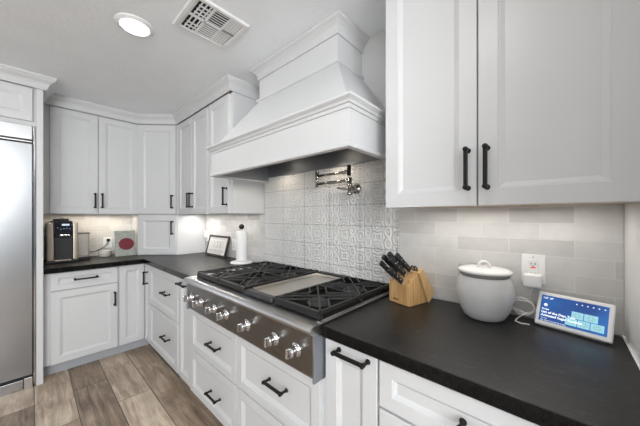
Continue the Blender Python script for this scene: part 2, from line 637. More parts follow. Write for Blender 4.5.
def cabinet(name, label, loc, rotz, w, depth, z0, z1, fronts, cat='cabinet', toe=0.0, toe_in=0.08, s=0.055, x_open=0.0, frame=None, paint=None, group=None):
    """local: back at y=0, carcass front at y=-depth, x from 0 to w. fronts: (kind, x0, x1, z0, z1, handle)"""
    T = thing(name, label, cat, loc, rotz, group)
    pm = paint or PAINT
    b = new()
    box(b, 0, w, -depth, -0.002, z0, z1, .0015, 1)
    obj('carcass', b, pm, T)
    if toe:
        b = new()
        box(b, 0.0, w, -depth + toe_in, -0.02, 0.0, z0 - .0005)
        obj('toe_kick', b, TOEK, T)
    for kind, x0, x1, a, c, hd in fronts:
        b = new()
        door_mesh(b, x0, x1, -depth - .0005, a, c, s if kind == 'door' else min(s, .048))
        d = obj(kind, b, pm, T)
        if hd:
            hx, hz, ln, vert = hd
            handle(d, hx, -depth - .0205, hz, ln, vert)
    return T

# ------------------------------------------------------------------ the room
ZC = 2.4423
b = new(); box(b, -0.1, 6.5, -6.5, 0.1, -0.05, 0.0); struct('floor', b, FLOORM)
b = new(); box(b, -0.1, 6.5, -6.5, 0.1, ZC, ZC + .08); struct('ceiling', b, CEIL)
b = new(); box(b, -0.1, 6.5, 0.0, 0.1, 0, ZC); struct('wall_back', b, WALLP)
b = new(); box(b, -0.1, 0.0, -6.5, 0.0, 0, ZC); struct('wall_left', b, WALLP)
WALLR = mat('glossy_white_wall', (0.88, 0.875, 0.86), 0.22, var=0.01)
b = new(); box(b, 3.883, 4.0, -0.80, 0.0, 0, ZC, .004); struct('wall_right', b, WALLR)

b = new(); box(b, 3.877, 3.8826, -.66, -.011, .9145, .920, .001, 1); struct('trim_1', b, WHITEP)

# tiled splashbacks
b = new(); box(b, 3.047, 3.882, -0.0085, -0.0012, .916, 1.383)
tag(obj('tile_backsplash', b, SUB_X), 'greige glazed brick-tile backsplash behind knife block, jar and smart display', 'backsplash')
b = new(); box(b, 0.0095, 1.785, -0.0085, -0.0012, .916, 1.3625)
tag(obj('tile_backsplash', b, SUB_X), 'pale glazed brick-tile backsplash behind the framed print and paper towel roll', 'backsplash')
b = new(); box(b, 0.0012, 0.0085, -1.338, -0.01, .916, 1.3625)
tag(obj('tile_backsplash', b, SUB_Y), 'warm-lit glazed brick-tile backsplash behind the coffee machine', 'backsplash')
b = new(); box(b, 1.7855, 3.0465, -0.0095, -0.0012, .93, 1.672)
tag(obj('medallion_backsplash', b, EMBOSS), 'embossed grey-white medallion tile panel behind the cooktop under the hood', 'backsplash')
PENCIL = mat('white_edge_trim', (0.8, 0.8, 0.79), 0.3, var=0.02)

# ------------------------------------------------------------------ countertops
b = new()
prism(b, [(0.0105, -1.338), (0.655, -1.338), (0.655, -0.646), (1.815, -0.646), (1.815, -0.0105), (0.0105, -0.0105)], 0.042,
      Matrix(((1, 0, 0, 0), (0, 0, 1, 0), (0, 1, 0, .872), (0, 0, 0, 1))), .002, 1)
ct = tag(obj('countertop', b, STONE), 'black stone L-shaped countertop in the corner holding the coffee machine', 'countertop')
EDGE = mat('polished_stone_edge', (0.006, 0.006, 0.006), 0.08, spec=0.2, var=0.3, vscale=60)
b = new()
box(b, .6552, .6572, -1.338, -.648, .8722, .9125)
box(b, .6552, 1.815, -.6482, -.6462, .8722, .9125)
obj('polished_edge', b, EDGE, ct)
b = new(); box(b, 3.038, 3.8825, -0.6462, -0.0105, .872, .914, .002, 1)
ct = tag(obj('countertop', b, STONE), 'black stone countertop right of the cooktop holding the knife block', 'countertop')

b = new(); box(b, 3.038, 3.8825, -.6484, -.6464, .8722, .9125)
obj('polished_edge', b, EDGE, ct)

# ------------------------------------------------------------------ base cabinets
QL = PI / 2
ZB, ZT = 0.10, 0.8715
# beside the fridge, facing +x : local x -> world y
cabinet('base_cabinet', 'white base cabinet with one drawer over a door under the coffee machine', (0.0, -1.338, 0), QL, 0.494, 0.591, ZB, ZT,
        [('drawer', .040, .487, .717, .862, (.262, .795, .165, False)),
         ('door', .040, .487, .103, .708, (.462, .565, .13, True))], toe=1, toe_in=.06, group='base cabinets')
# corner cabinet, an L
T = thing('corner_cabinet', 'white L-shaped corner base cabinet with two narrow doors at the inner corner', 'cabinet', (0, 0, 0))
b = new()
box(b, 0.002, .591, -.843, -.002, ZB, ZT)
box(b, .5915, .764, -.612, -.002, ZB, ZT)
obj('carcass', b, PAINT, T)
b = new()
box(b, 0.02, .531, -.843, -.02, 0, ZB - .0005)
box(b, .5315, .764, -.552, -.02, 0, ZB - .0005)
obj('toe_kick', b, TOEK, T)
b = new(); door_mesh(b, -.838, -.634, -.5915, .103, .862, .05)
bmesh.ops.transform(b, matrix=Matrix.Rotation(QL, 4, 'Z') @ Matrix.Translation((0, 0, 0)), verts=b.verts)
obj('door', b, PAINT, T)
b = new(); door_mesh(b, .632, .761, -.6125, .103, .862, .035)
d = obj('door', b, PAINT, T)
handle(d, .716, -.6325, .735, .13, True)

cabinet('drawer_cabinet', 'white two-drawer base cabinet between the corner cabinet and the narrow pull-out', (.766, 0, 0), 0, .742, .612, ZB, ZT,
        [('drawer', .004, .730, .500, .862, (.505, .69, .135, False)),
         ('drawer', .004, .730, .103, .492, (.505, .315, .135, False))], toe=1, toe_in=.06, group='base cabinets')
cabinet('pullout_cabinet', 'narrow white pull-out base cabinet left of the cooktop', (1.510, 0, 0), 0, .258, .612, ZB, ZT,
        [('door', .012, .254, .103, .862, (.135, .83, .15, False))], toe=1, toe_in=.06, s=.05, group='base cabinets')
ZR = 0.697
cabinet('drawer_cabinet', 'white two-drawer cabinet under the left half of the cooktop', (1.770, 0, 0), 0, .627, .622, ZB, ZR,
        [('drawer', .004, .623, .402, ZR - .004, (.385, .545, .135, False)),
         ('drawer', .004, .623, .103, .394, (.385, .240, .135, False))], toe=1, toe_in=.07, group='base cabinets')
cabinet('drawer_cabinet', 'white two-drawer cabinet under the right half of the cooktop', (2.3985, 0, 0), 0, .636, .622, ZB, ZR,
        [('drawer', .004, .622, .402, ZR - .004, (.362, .565, .14, False)),
         ('drawer', .004, .622, .103, .394, (.362, .250, .14, False))], toe=1, toe_in=.07, group='base cabinets')
cabinet('pullout_cabinet', 'narrow white pull-out base cabinet right of the cooktop', (3.0365, 0, 0), 0, .2335, .612, ZB, ZT,
        [('door', .004, .230, .103, .862, (.135, .840, .142, False))], toe=1, toe_in=.06, s=.06, group='base cabinets')
cabinet('drawer_cabinet', 'white three-drawer base cabinet under the smart display', (3.2715, 0, 0), 0, .610, .612, ZB, ZT,
        [('drawer', .004, .596, .711, .862, (.318, .79, .145, False)),
         ('drawer', .004, .596, .408, .702, (.318, .60, .145, False)),
         ('drawer', .004, .596, .103, .400, (.318, .29, .145, False))], toe=1, toe_in=.06, group='base cabinets')

# ------------------------------------------------------------------ wall cabinets
ZU, ZV = 1.363, 2.352
UD = .294
cabinet('wall_cabinet', 'white two-door wall cabinet above the coffee machine', (0.0, -1.338, 0), QL, .722, UD, ZU, ZV,
        [('door', .046, .381, ZU, 2.339, (.357, 1.495, .15, True)),
         ('door', .386, .718, ZU, 2.339, (.412, 1.495, .15, True))], group='wall cabinets')

def pent_cabinet(name, label, z0, z1, dz0, dz1, hz, grp):
    T = thing(name, label, 'cabinet', (0, 0, 0), 0, grp)
    c0 = Vector((.300, -.6155)); c1 = Vector((.5945, -.315))
    b = new()
    prism(b, [(0.0105, -.6145), (c0.x, c0.y + .001), (c1.x, c1.y), (.5945, -.0105), (0.0105, -.0105)], z1 - z0,
          Matrix(((1, 0, 0, 0), (0, 0, 1, 0), (0, 1, 0, z0), (0, 0, 0, 1))))
    bmesh.ops.translate(b, vec=(0, 0, 0), verts=b.verts)
    obj('carcass', b, PAINT, T)
    d = c1 - c0
    L = d.length
    ang = math.atan2(d.y, d.x)
    M = Matrix.Translation((c0.x, c0.y, 0)) @ Matrix.Rotation(ang, 4, 'Z')
    b = new()
    door_mesh(b, .006, L - .012, -.0005, dz0, dz1, .06)
    bmesh.ops.transform(b, matrix=M, verts=b.verts)
    dr = obj('door', b, PAINT, T)
    # handle in the door's frame
    before = set(bpy.data.objects)
    handle(dr, L - .044, -.0205, hz, .15, True)
    h = [o for o in bpy.data.objects if o not in before][0]
    h.data.transform(M)
    return T
pent_cabinet('corner_wall_cabinet', 'tall white diagonal corner wall cabinet with one door', ZU, ZV, ZU + .003, 2.339, 1.500, 'wall cabinets')
pent_cabinet('appliance_garage', 'small white diagonal corner cabinet standing on the countertop', .9145, ZU - .002, .925, ZU - .008, 1.215, None)

cabinet('wall_cabinet', 'white two-door wall cabinet between the diagonal corner cabinet and the single-door cabinet', (.597, -.0005, 0), 0, .754, UD + .012, ZU, ZV,
        [('door', .048, .401, ZU, 2.339, (.377, 1.500, .15, True)),
         ('door', .406, .748, ZU, 2.339, (.430, 1.500, .15, True))], group='wall cabinets')
cabinet('wall_cabinet', 'white single-door wall cabinet beside the hood above the paper towel roll', (1.3525, -.0005, 0), 0, .4115, UD + .012, ZU, ZV,
        [('door', .022, .375, ZU, 2.339, (.350, 1.502, .15, True))], group='wall cabinets')
T = cabinet('wall_cabinet', 'large white two-door wall cabinet at right above the knife block and jar', (3.140, -.0005, 0), 0, .742, .3245, 1.384, ZV,
        [('door', .004, .359, 1.373, 2.339, (.332, 1.504, .152, True)),
         ('door', .3635, .738, 1.373, 2.339, (.391, 1.504, .152, True))], s=.058, group='wall cabinets')
b = new(); box(b, .004, .738, -.320, -.012, 1.379, 1.3838)
obj('bottom_panel', b, BIRCH, T)

# crown along the tops
CRP = [(0, 2.346), (.010, 2.346), (.012, 2.356), (.015, 2.358), (.018, 2.372), (.026, 2.392), (.040, 2.408), (.045, 2.414), (.045, 2.420), (.052, 2.428), (.052, 2.4418), (0, 2.4418)]
b = new()
sweep(b, [(.3165, -1.338), (.3165, -.6215), (.604, -.3285), (1.766, -.3285), (1.766, -.001)], CRP)
tag(obj('crown_molding', b, PAINT), 'white crown molding running along the corner wall cabinets to the hood', 'crown molding')
b = new()
sweep(b, [(3.138, -.001), (3.138, -.3475), (3.8825, -.3475)], CRP)
tag(obj('crown_molding', b, PAINT), 'white crown molding on top of the large right wall cabinet', 'crown molding')

# ------------------------------------------------------------------ refrigerator and its enclosure
T = thing('fridge_cabinet', 'white overhead cabinet with tall side panel around the refrigerator', 'cabinet', (0, -1.36, 0))
b = new(); box(b, 0.002, .665, -1.378, -1.3395, 0, 2.36, .002, 1); obj('side_panel', b, PAINT, T, world=True)
b = new(); box(b, 0.002, .645, -2.33, -1.3785, 2.05, 2.36); obj('carcass', b, PAINT, T, world=True)
for y0, y1 in ((-1.866, -1.397), (-2.325, -1.870)):
    b = new(); door_mesh(b, y0, y1, -.6455, 2.082, 2.339, .055)
    bmesh.ops.transform(b, matrix=Matrix.Rotation(QL, 4, 'Z'), verts=b.verts)
    obj('door', b, PAINT, T, world=True)
b = new()
sweep(b, [(.668, -2.33), (.668, -1.3365), (.387, -1.3365)], [(o * 1.35, z if z < 2.36 else z) for o, z in CRP])
tag(obj('crown_molding', b, PAINT), 'white crown molding above the refrigerator, stepping forward at its right corner', 'crown molding')

T = thing('refrigerator', 'tall built-in stainless steel refrigerator at the left edge', 'refrigerator', (.33, -1.85, 0))
DARK = mat('dark_gap', (0.02, 0.02, 0.022), 0.6)
b = new(); box(b, .02, .625, -2.31, -1.3805, .02, 2.045); obj('body', b, DARK, T, world=True)
b = new(); box(b, .626, .672, -2.31, -1.398, .105, 1.905, .004); obj('door', b, STEELV, T, world=True)
b = new(); box(b, .626, .668, -2.31, -1.398, 1.935, 2.045, .004); obj('grille', b, STEEL, T, world=True)
b = new(); box(b, .626, .660, -2.31, -1.398, 1.915, 1.928, .003); obj('door_trim', b, STEEL, T, world=True)
b = new(); box(b, .626, .662, -1.394, -1.380, .02, 2.045, .003); obj('side_trim', b, CHROME, T, world=True)
b = new(); box(b, .55, .655, -2.31, -1.447, 0, .075, .003); obj('kick_plate', b, STEELV, T, world=True)
b = new(); box(b, .55, .668, -1.443, -1.397, 0, .085, .003); obj('hinge_cover', b, STEEL, T, world=True)
b = new()
tube(b, [(.735, -2.20, .75), (.735, -2.20, 1.65)], .014, 14)
for z in (.8, 1.6):
    tube(b, [(.671, -2.20, z), (.735, -2.20, z)], .009, 10)
obj('door_handle', b, CHROME, T, world=True)

# ------------------------------------------------------------------ range hood
HX0, HX1, HY = 1.815, 3.072, -.520
HZ0, HZ1 = 1.628, 1.815
T = thing('range_hood', 'large white tapered range hood with crown mounted over the cooktop', 'range hood', (2.43, 0, HZ0))
def tapered(bm, A, B):
    """loft between two rectangles (x0,x1,y0,z); backs at y=-0.001"""
    t = bmesh.new()
    ra = [t.verts.new(p) for p in ((A[0], -.001, A[3]), (A[0], A[2], A[3]), (A[1], A[2], A[3]), (A[1], -.001, A[3]))]
    rb = [t.verts.new(p) for p in ((B[0], -.001, B[3]), (B[0], B[2], B[3]), (B[1], B[2], B[3]), (B[1], -.001, B[3]))]
    for i in range(4):
        j = (i + 1) % 4
        t.faces.new((ra[i], ra[j], rb[j], rb[i]))
    t.faces.new(ra[::-1]); t.faces.new(rb)
    bmesh.ops.recalc_face_normals(t, faces=t.faces)
    return merge(bm, t)
CX0, CX1, CY = 2.045, 2.795, -.247
b = new()
# apron: three boards round an open cavity
box(b, HX0 + .008, HX1 - .008, HY + .008, HY + .028, HZ0 + .02, HZ1 - .0225)
box(b, HX0 + .008, HX0 + .028, HY + .0285, -.011, HZ0 + .02, HZ1 - .0225)
box(b, HX1 - .028, HX1 - .008, HY + .0285, -.011, HZ0 + .02, HZ1 - .0225)
obj('apron', b, HOODP, T, world=True)
RIM = [(0, HZ0), (.008, HZ0), (.010, HZ0 + .004), (.010, HZ0 + .014), (.004, HZ0 + .020), (-.022, HZ0 + .020), (-.022, HZ0)]
b = new()
sweep(b, [(HX0 + .008, -.011), (HX0 + .008, HY + .008), (HX1 - .008, HY + .008), (HX1 - .008, -.011)], RIM)
obj('bottom_rim', b, HOODP, T, world=True)
b = new()
TR = [(-.04, HZ1 - .022), (.005, HZ1 - .022), (.006, HZ1 - .006), (.013, HZ1 - .004), (.016, HZ1 + .006), (.026, HZ1 + .014), (.030, HZ1 + .018), (.030, HZ1 + .026), (-.04, HZ1 + .030)]
sweep(b, [(HX0 + .008, -.001), (HX0 + .008, HY + .008), (HX1 - .008, HY + .008), (HX1 - .008, -.001)], TR)
obj('apron_molding', b, HOODP, T, world=True)
b = new()
tapered(b, (HX0 + .012, HX1 - .012, HY + .012, HZ1 + .010), (CX0, CX1, CY, 2.205))
obj('tapered_body', b, HOODP, T, world=True)
b = new()
box(b, CX0, CX1, CY, -.001, 2.2055, 2.4405)
obj('chimney', b, HOODP, T, world=True)
b = new()
BT = [(0, 2.186), (.004, 2.186), (.006, 2.194), (.016, 2.200), (.018, 2.204), (.018, 2.212), (.004, 2.216), (0, 2.216)]
sweep(b, [(CX0, -.001), (CX0, CY), (CX1, CY), (CX1, -.001)], BT)
obj('belt_molding', b, HOODP, T, world=True)
b = new()
CR = [(0, 2.360), (.010, 2.360), (.012, 2.370), (.008, 2.374), (.010, 2.384), (.020, 2.402), (.036, 2.418), (.046, 2.424), (.052, 2.430), (.052, 2.4405), (0, 2.4405)]
sweep(b, [(CX0, -.001), (CX0, CY), (CX1, CY), (CX1, -.001)], CR)
obj('hood_crown', b, HOODP, T, world=True)
# metal liner: back, sides, baffles in the top of the cavity
b = new()
ix0, ix1, iy = HX0 + .0285, HX1 - .0285, HY + .0285
box(b, ix0, ix1, -.020, -.010, 1.674, 1.800)
box(b, ix0, ix0 + .006, iy, -.0205, 1.640, 1.800)
box(b, ix1 - .006, ix1, iy, -.0205, 1.640, 1.800)
box(b, ix0 + .0065, ix1 - .0065, iy, iy + .006, 1.640, 1.800)
# sloping shelf behind the rim
box(b, ix0 + .0065, ix1 - .0065, iy + .0065, -.0205, 1.795, 1.800)
obj('liner', b, STEELD, T, world=True)
BAF = mat('baffle_steel', (0.34, 0.31, 0.28), 0.38, 1.0, var=0.08)
for k in range(3):
    b = new()
    a0 = ix0 + .12 + k * .345
    for q in range(9):
        box(b, a0, a0 + .33, iy + .10 + q * .034, iy + .122 + q * .034, 1.765, 1.782, .003, 1)
    box(b, a0, a0 + .012, iy + .09, iy + .40, 1.76, 1.794)
    box(b, a0 + .318, a0 + .33, iy + .09, iy + .40, 1.76, 1.794)
    obj('baffle_filter', b, BAF, T, world=True)
BULB = mat('hood_lamp_glass', (1, 0.9, 0.8), 0.3, emit=(1.0, 0.86, 0.66), estr=6)
for lx in (2.12, 2.66):
    b = new()
    lathe(b, [(0, 0), (.028, 0), (.030, .004), (.030, .012), (0, .012)], (lx, -.055 - .1, 1.752), 20)
    obj('hood_lamp', b, BULB, T, world=True)
    L = bpy.data.lights.new('hood_light', 'SPOT')
    L.energy = 1.6; L.color = (1.0, .86, .70); L.spot_size = 2.6; L.spot_blend = .5; L.shadow_soft_size = .015
    lo = bpy.data.objects.new('hood_light', L); COL.objects.link(lo)
    lo.location = (lx - .02, -.155, 1.742)

# ------------------------------------------------------------------ cooktop
RX0, RX1 = 1.822, 3.033
T = thing('cooktop', 'wide stainless steel gas cooktop with griddle set into the black countertop', 'cooktop', (2.43, -.33, .70))
b = new()
# deck with bullnose, swept along x
dk = [(-.012, .872), (-.012, .920), (-.655, .920), (-.690, .919), (-.704, .914), (-.709, .904), (-.706, .893), (-.694, .886), (-.680, .884), (-.640, .872)]
prism(b, dk, RX1 - RX0, Matrix(((0, 1, 0, RX0), (1, 0, 0, 0), (0, 0, 1, 0), (0, 0, 0, 1))))
for f in b.faces:
    f.smooth = False
obj('deck', b, STEEL, T, world=True)
b = new()
box(b, RX0 + .002, RX1 - .002, -.600, -.02, .703, .8718)
obj('body', b, STEELV, T, world=True)
b = new()
pp = [(-.602, .703), (-.660, .703), (-.672, .706), (-.676, .715), (-.684, .883), (-.602, .883)]
prism(b, pp, RX1 - RX0 - .022, Matrix(((0, 1, 0, RX0 + .011), (1, 0, 0, 0), (0, 0, 1, 0), (0, 0, 0, 1))))
obj('control_panel', b, STEELP, T, world=True)
for sx in (RX0, RX1 - .0105):
    b = new()
    box(b, sx, sx + .0105, -.688, -.603, .700, .8835, .003)
    obj('panel_end', b, STEELD, T, world=True)
for kx in (1.902, 2.046, 2.222, 2.358, 2.568, 2.788, 2.928):
    b = new()
    R = Matrix.Rotation(PI / 2, 4, 'X')
    lathe(b, [(0, 0), (.029, 0), (.030, .004), (.027, .008), (.021, .010), (.020, .026), (.0205, .038), (.018, .042), (0, .042)], (kx, -.6795, .797), 24, R)
    box(b, kx - .005, kx + .005, -.737, -.715, .777, .817, .003)
    obj('knob', b, CHROME, T, world=True)

def bar(bm, x0, y0, x1, y1, z0, z1, w):
    d = Vector((x1 - x0, y1 - y0, 0)); L = d.length
    M = Matrix.Translation((x0, y0, 0)) @ Matrix.Rotation(math.atan2(d.y, d.x), 4, 'Z')
    box(bm, 0, L, -w / 2, w / 2, z0, z1, .0015, 1, M)
def burner_cell(bm, x0, x1, y0, y1):
    za, zb = .9505, .9600
    w = .0080
    cx, cy = (x0 + x1) / 2, (y0 + y1) / 2
    hx, hy = (x1 - x0) / 2, (y1 - y0) / 2
    bar(bm, x0, y0, x1, y1, za, zb, w)
    bar(bm, x0, y1, x1, y0, za, zb - .0005, w)
    # chevrons pointing at the burner, with short fingers
    for sx, sy in ((1, 0), (-1, 0), (0, 1), (0, -1)):
        tip = (cx + sx * hx * .42, cy + sy * hy * .42)
        if sx:
            ends = ((cx + sx * hx, cy + hy * .58), (cx + sx * hx, cy - hy * .58))
        else:
            ends = ((cx + hx * .58, cy + sy * hy), (cx - hx * .58, cy + sy * hy))
        for e in ends:
            bar(bm, tip[0], tip[1], e[0], e[1], za, zb - .001, w * .9)
def grate(x0, x1, ys):
    b = new()
    y0, y1 = ys
    for (a, c, d, e) in ((x0, y0, x1, y0), (x0, y1, x1, y1)):
        box(b, a, d, c - .010 if c == y0 else c - .006, c + .010 if c == y0 else c + .006, .925, .954, .003)
    for xx in (x0, x1):
        box(b, xx - .006, xx + .006, y0, y1, .942, .957, .002)
    ym = (y0 + y1) / 2
    box(b, x0, x1, ym - .005, ym + .005, .946, .9595, .002)
    burner_cell(b, x0, x1, y0, ym)
    burner_cell(b, x0, x1, ym, y1)
    for xx in (x0, x1):
        for yy in (y0, ym, y1):
            box(b, xx - .008, xx + .008, yy - .008, yy + .008, .9205, .935)
    return obj('grate', b, IRON, T, world=True)
GY = (-.625, -.045)
GX = ((1.872, 2.160), (2.176, 2.462), (2.722, 3.006))
for gx in GX:
    grate(*gx, GY)
WELL = mat('burner_well', (0.003, 0.003, 0.003), 0.6, spec=0.12)
for i, gx in enumerate(GX):
    b = new(); box(b, gx[0] - .006, gx[1] + .006, GY[0] - .004, GY[1] + .004, .9201, .9215)
    obj('burner_tray', b, WELL, T, world=True)
    for q in (.25, .75):
        cx, cy = (gx[0] + gx[1]) / 2, GY[0] + (GY[1] - GY[0]) * q
        b = new()
        lathe(b, [(.058, .9216), (.060, .924), (.052, .929), (.044, .930), (.044, .934), (.040, .9375), (.030, .939), (0, .9395)], (cx, cy, 0), 28)
        obj('burner', b, mat('burner_cap', (0.03, 0.03, 0.031), .5), T, world=True)
# griddle
GRID = steel('griddle_steel', (0.62, 0.59, 0.55), 0.36, 1)
b = new()
box(b, 2.480, 2.706, -.592, -.085, .9215, .934, .003)
for (a, c, d, e) in ((2.480, 2.4875, -.592, -.085), (2.6985, 2.706, -.592, -.085), (2.480, 2.706, -.092, -.085)):
    box(b, a, c, d, e, .9345, .949, .001, 1)
obj('griddle', b, GRID, T, world=True)
b = new()
box(b, 2.476, 2.712, -.642, -.598, .9205, .948, .010, 3)
obj('griddle_trough', b, mat('dark_steel', (0.10, 0.10, 0.10), .35, .9), T, world=True)
b = new()
box(b, 2.476, 2.712, -.078, -.032, .9205, .955, .004)
obj('griddle_vent', b, IRON, T, world=True)
b = new()
box(b, RX0 + .01, RX1 - .01, -.030, -.0135, .9205, .944, .003)
obj('back_trim', b, STEEL, T, world=True)
b = new()
box(b, RX1 - .016, RX1 + .006, -.655, -.02, .9205, .925, .002)
obj('edge_trim', b, STEEL, T, world=True)

# ------------------------------------------------------------------ pot filler
PNT = mat('polished_nickel', (0.42, 0.41, 0.39), 0.18, 1.0, var=0.05)
T = thing('pot_filler', 'polished folding pot filler tap on the tiles under the hood', 'tap', (2.762, -.01, 1.52))
R = Matrix.Rotation(PI / 2, 4, 'X')
b = new()
lathe(b, [(0, 0), (.034, 0), (.034, .005), (.026, .012), (.016, .016), (.013, .03), (.013, .075), (0, .075)], (2.762, -.0095, 1.512), 24, R)
obj('wall_flange', b, PNT, T, world=True)
b = new()
tube(b, [(2.762, -.085, 1.488), (2.762, -.085, 1.575)], .0135, 16)
tube(b, [(2.762, -.085, 1.524), (2.762, -.085, 1.536)], .0165, 16)
lathe(b, [(0, 0), (.017, 0), (.019, .006), (.019, .016), (.012, .022), (0, .022)], (2.762, -.085, 1.468), 16)
obj('valve_post', b, PNT, T, world=True)
b = new()
tube(b, [(2.762, -.085, 1.558), (2.487, -.085, 1.558)], .010, 14)
tube(b, [(2.745, -.085, 1.558), (2.722, -.085, 1.558)], .0135, 14)
obj('lower_arm', b, PNT, T, world=True)
b = new()
tube(b, [(2.487, -.085, 1.536), (2.487, -.085, 1.635)], .0125, 14)
lathe(b, [(0, 0), (.010, 0), (.013, .004), (.013, .012), (.006, .018), (0, .018)], (2.487, -.085, 1.634), 14)
obj('joint', b, PNT, T, world=True)
b = new()
tube(b, [(2.487, -.085, 1.612), (2.748, -.092, 1.612)], .0085, 14)
tube(b, [(2.74, -.092, 1.612), (2.715, -.091, 1.612)], .012, 14)
obj('upper_arm', b, PNT, T, world=True)
b = new()
tube(b, [(2.762, -.094, 1.650), (2.762, -.094, 1.588)], [.0125, .0125], 14)
obj('spout', b, BLACK, T, world=True)
b = new()
tube(b, [(2.762, -.085, 1.505), (2.762, -.130, 1.500)], .006, 10)
tube(b, [(2.700, -.128, 1.512), (2.775, -.130, 1.500)], .0055, 10)
obj('lever', b, PNT, T, world=True)

# ------------------------------------------------------------------ ceiling lamp and vent
T = thing('ceiling_light', 'round recessed ceiling light glowing white', 'light', (1.895, -1.0, ZC))
b = new(); lathe(b, [(.072, -.0125), (.080, -.006), (.096, -.004), (.098, -.0005), (.072, -.0005)], (1.895, -1.0, ZC), 40)
obj('trim_ring', b, WHITEP, T, world=True)
b = new(); lathe(b, [(0, -.006), (.072, -.006), (.072, -.001), (0, -.001)], (1.895, -1.0, ZC), 40)
obj('lens', b, mat('lamp_lens', (1, 1, 1), .4, emit=(1.0, .98, .95), estr=6), T, world=True)

T = thing('ceiling_vent', 'square white multi-way air vent in the ceiling', 'vent', (2.237, -.71, ZC))
vx0, vx1, vy0, vy1 = 2.085, 2.392, -.865, -.555
z1 = ZC - .0005
GRILL = mat('vent_white', (0.80, 0.80, 0.80), 0.45, var=0.02)
b = new()
box(b, vx0 + .02, vx1 - .02, vy0 + .02, vy1 - .02, z1 - .003, z1)
obj('duct_opening', b, mat('vent_dark', (0.02, 0.02, 0.02), .8), T, world=True)
b = new()
fz0, fz1 = z1 - .012, z1 - .0005
bw = .026
sweep(b, [(vx0, vy0), (vx0, vy1), (vx1, vy1), (vx1, vy0)], [(0, fz1), (0, fz1 - .004), (.006, fz0), (bw - .002, fz0), (bw, fz0 + .002), (bw, fz1)], closed=True)
# dividers between the zones
ya, yb = vy0 + .118, vy0 + .212
for yy in (ya, yb):
    box(b, vx0, vx1, yy - .007, yy + .007, fz0 + .001, fz1, .002)
xm = (vx0 + vx1) / 2
box(b, xm - .008, xm + .008, vy0, yb, fz0 + .001, fz1, .002)
obj('frame', b, GRILL, T, world=True)
b = new()
def slat(x0, x1, y0, y1, tilt, axis):
    cx, cy = (x0 + x1) / 2, (y0 + y1) / 2
    M = Matrix.Translation((cx, cy, z1 - .0075)) @ Matrix.Rotation(tilt, 4, axis)
    box(b, -(x1 - x0) / 2, (x1 - x0) / 2, -(y1 - y0) / 2, (y1 - y0) / 2, -.0008, .0008, 0, 1, M)
for q in range(4):            # zone of short blades along x
    yy = vy0 + .026 + q * .0225
    for xa, xb in ((vx0 + .028, xm - .010), (xm + .010, vx1 - .028)):
        slat(xa, xb, yy, yy + .012, .5, 'X')
for q in range(5):
    for xa in (xm + .03, xm + .06, xm + .09, vx0 + .055, vx0 + .085):
        if q < 1: box(b, xa, xa + .004, vy0 + .048, ya - .008, z1 - .011, z1 - .004)
for q in range(6):            # middle zone, blades along y
    xa = xm + .016 + q * .0190
    slat(xa, xa + .0085, ya + .008, yb - .008, .25, 'Y')
    xa = vx0 + .030 + q * .0185
    slat(xa, xa + .0145, ya + .008, yb - .008, .12, 'Y')
for q in range(4):            # far zone, blades along x
    yy = yb + .010 + q * .0150
    slat(vx0 + .028, vx1 - .028, yy, yy + .0122, -.12, 'X')
obj('louvers', b, GRILL, T, world=True)
b = new()
box(b, xm + .012, xm + .018, yb + .002, vy1 - .024, z1 - .016, z1 - .009)
obj('damper_lever', b, mat('lever_grey', (.25, .25, .25), .5, .5), T, world=True)

# ------------------------------------------------------------------ knife block and knives
ang = math.atan2(-.032, .117)         # block width direction
T = thing('knife_block', 'bamboo knife block standing on the counter beside the cooktop', 'knife block', (3.084, -.196, .914), ang)
def yprism(bm, poly, x0, x1, bev=.002):
    """poly in (s, z); s runs along local y; width along local x"""
    prism(bm, poly, x1 - x0, Matrix(((0, 1, 0, x0), (1, 0, 0, 0), (0, 0, 1, 0), (0, 0, 0, 1))), bev, 1)
BW = .122
b = new()
yprism(b, [(0, .001), (.128, .001), (.060, .150), (.018, .122), (0, .096)], 0.0, BW)
obj('body', b, BAMBOO, T)
b = new()
yprism(b, [(.134, .001), (.182, .040), (.090, .172), (.062, .152)], .004, BW + .010)
obj('slanted_back', b, wood('bamboo_light', (0.50, 0.30, 0.13), (0.66, 0.44, 0.22), (50, 50, 4)), T)
b = new()
box(b, .028, .060, -.0012, -.0002, .018, .024)
obj('nameplate', b, mat('burnt_mark', (.08, .04, .02), .7), T)
MB = WM[T.name]
HND = mat('black_knife_handle', (0.016, 0.017, 0.019), 0.38)
STL = mat('bright_steel', (0.7, 0.7, 0.7), .25, 1.0, var=.03)
kd = Vector((0, -.76, .65)).normalized()
KN = [  # (x, s, z entry, handle length, thickness, label)
    (.018, .020, .118, .112, .0085, 'black-handled knife, far left one reaching out lowest'),
    (.030, .036, .138, .128, .0100, 'long black-handled knife second from the left in the block'),
    (.052, .052, .152, .130, .0100, 'black-handled knife standing highest in the middle of the block'),
    (.078, .034, .132, .134, .0120, 'thick black-handled knife in front, crossing the others'),
    (.092, .056, .152, .126, .0105, 'black-handled knife nearest the right rear of the block'),
    (.080, .012, .098, .112, .0105, 'black-handled knife lowest at the front edge of the block'),
]
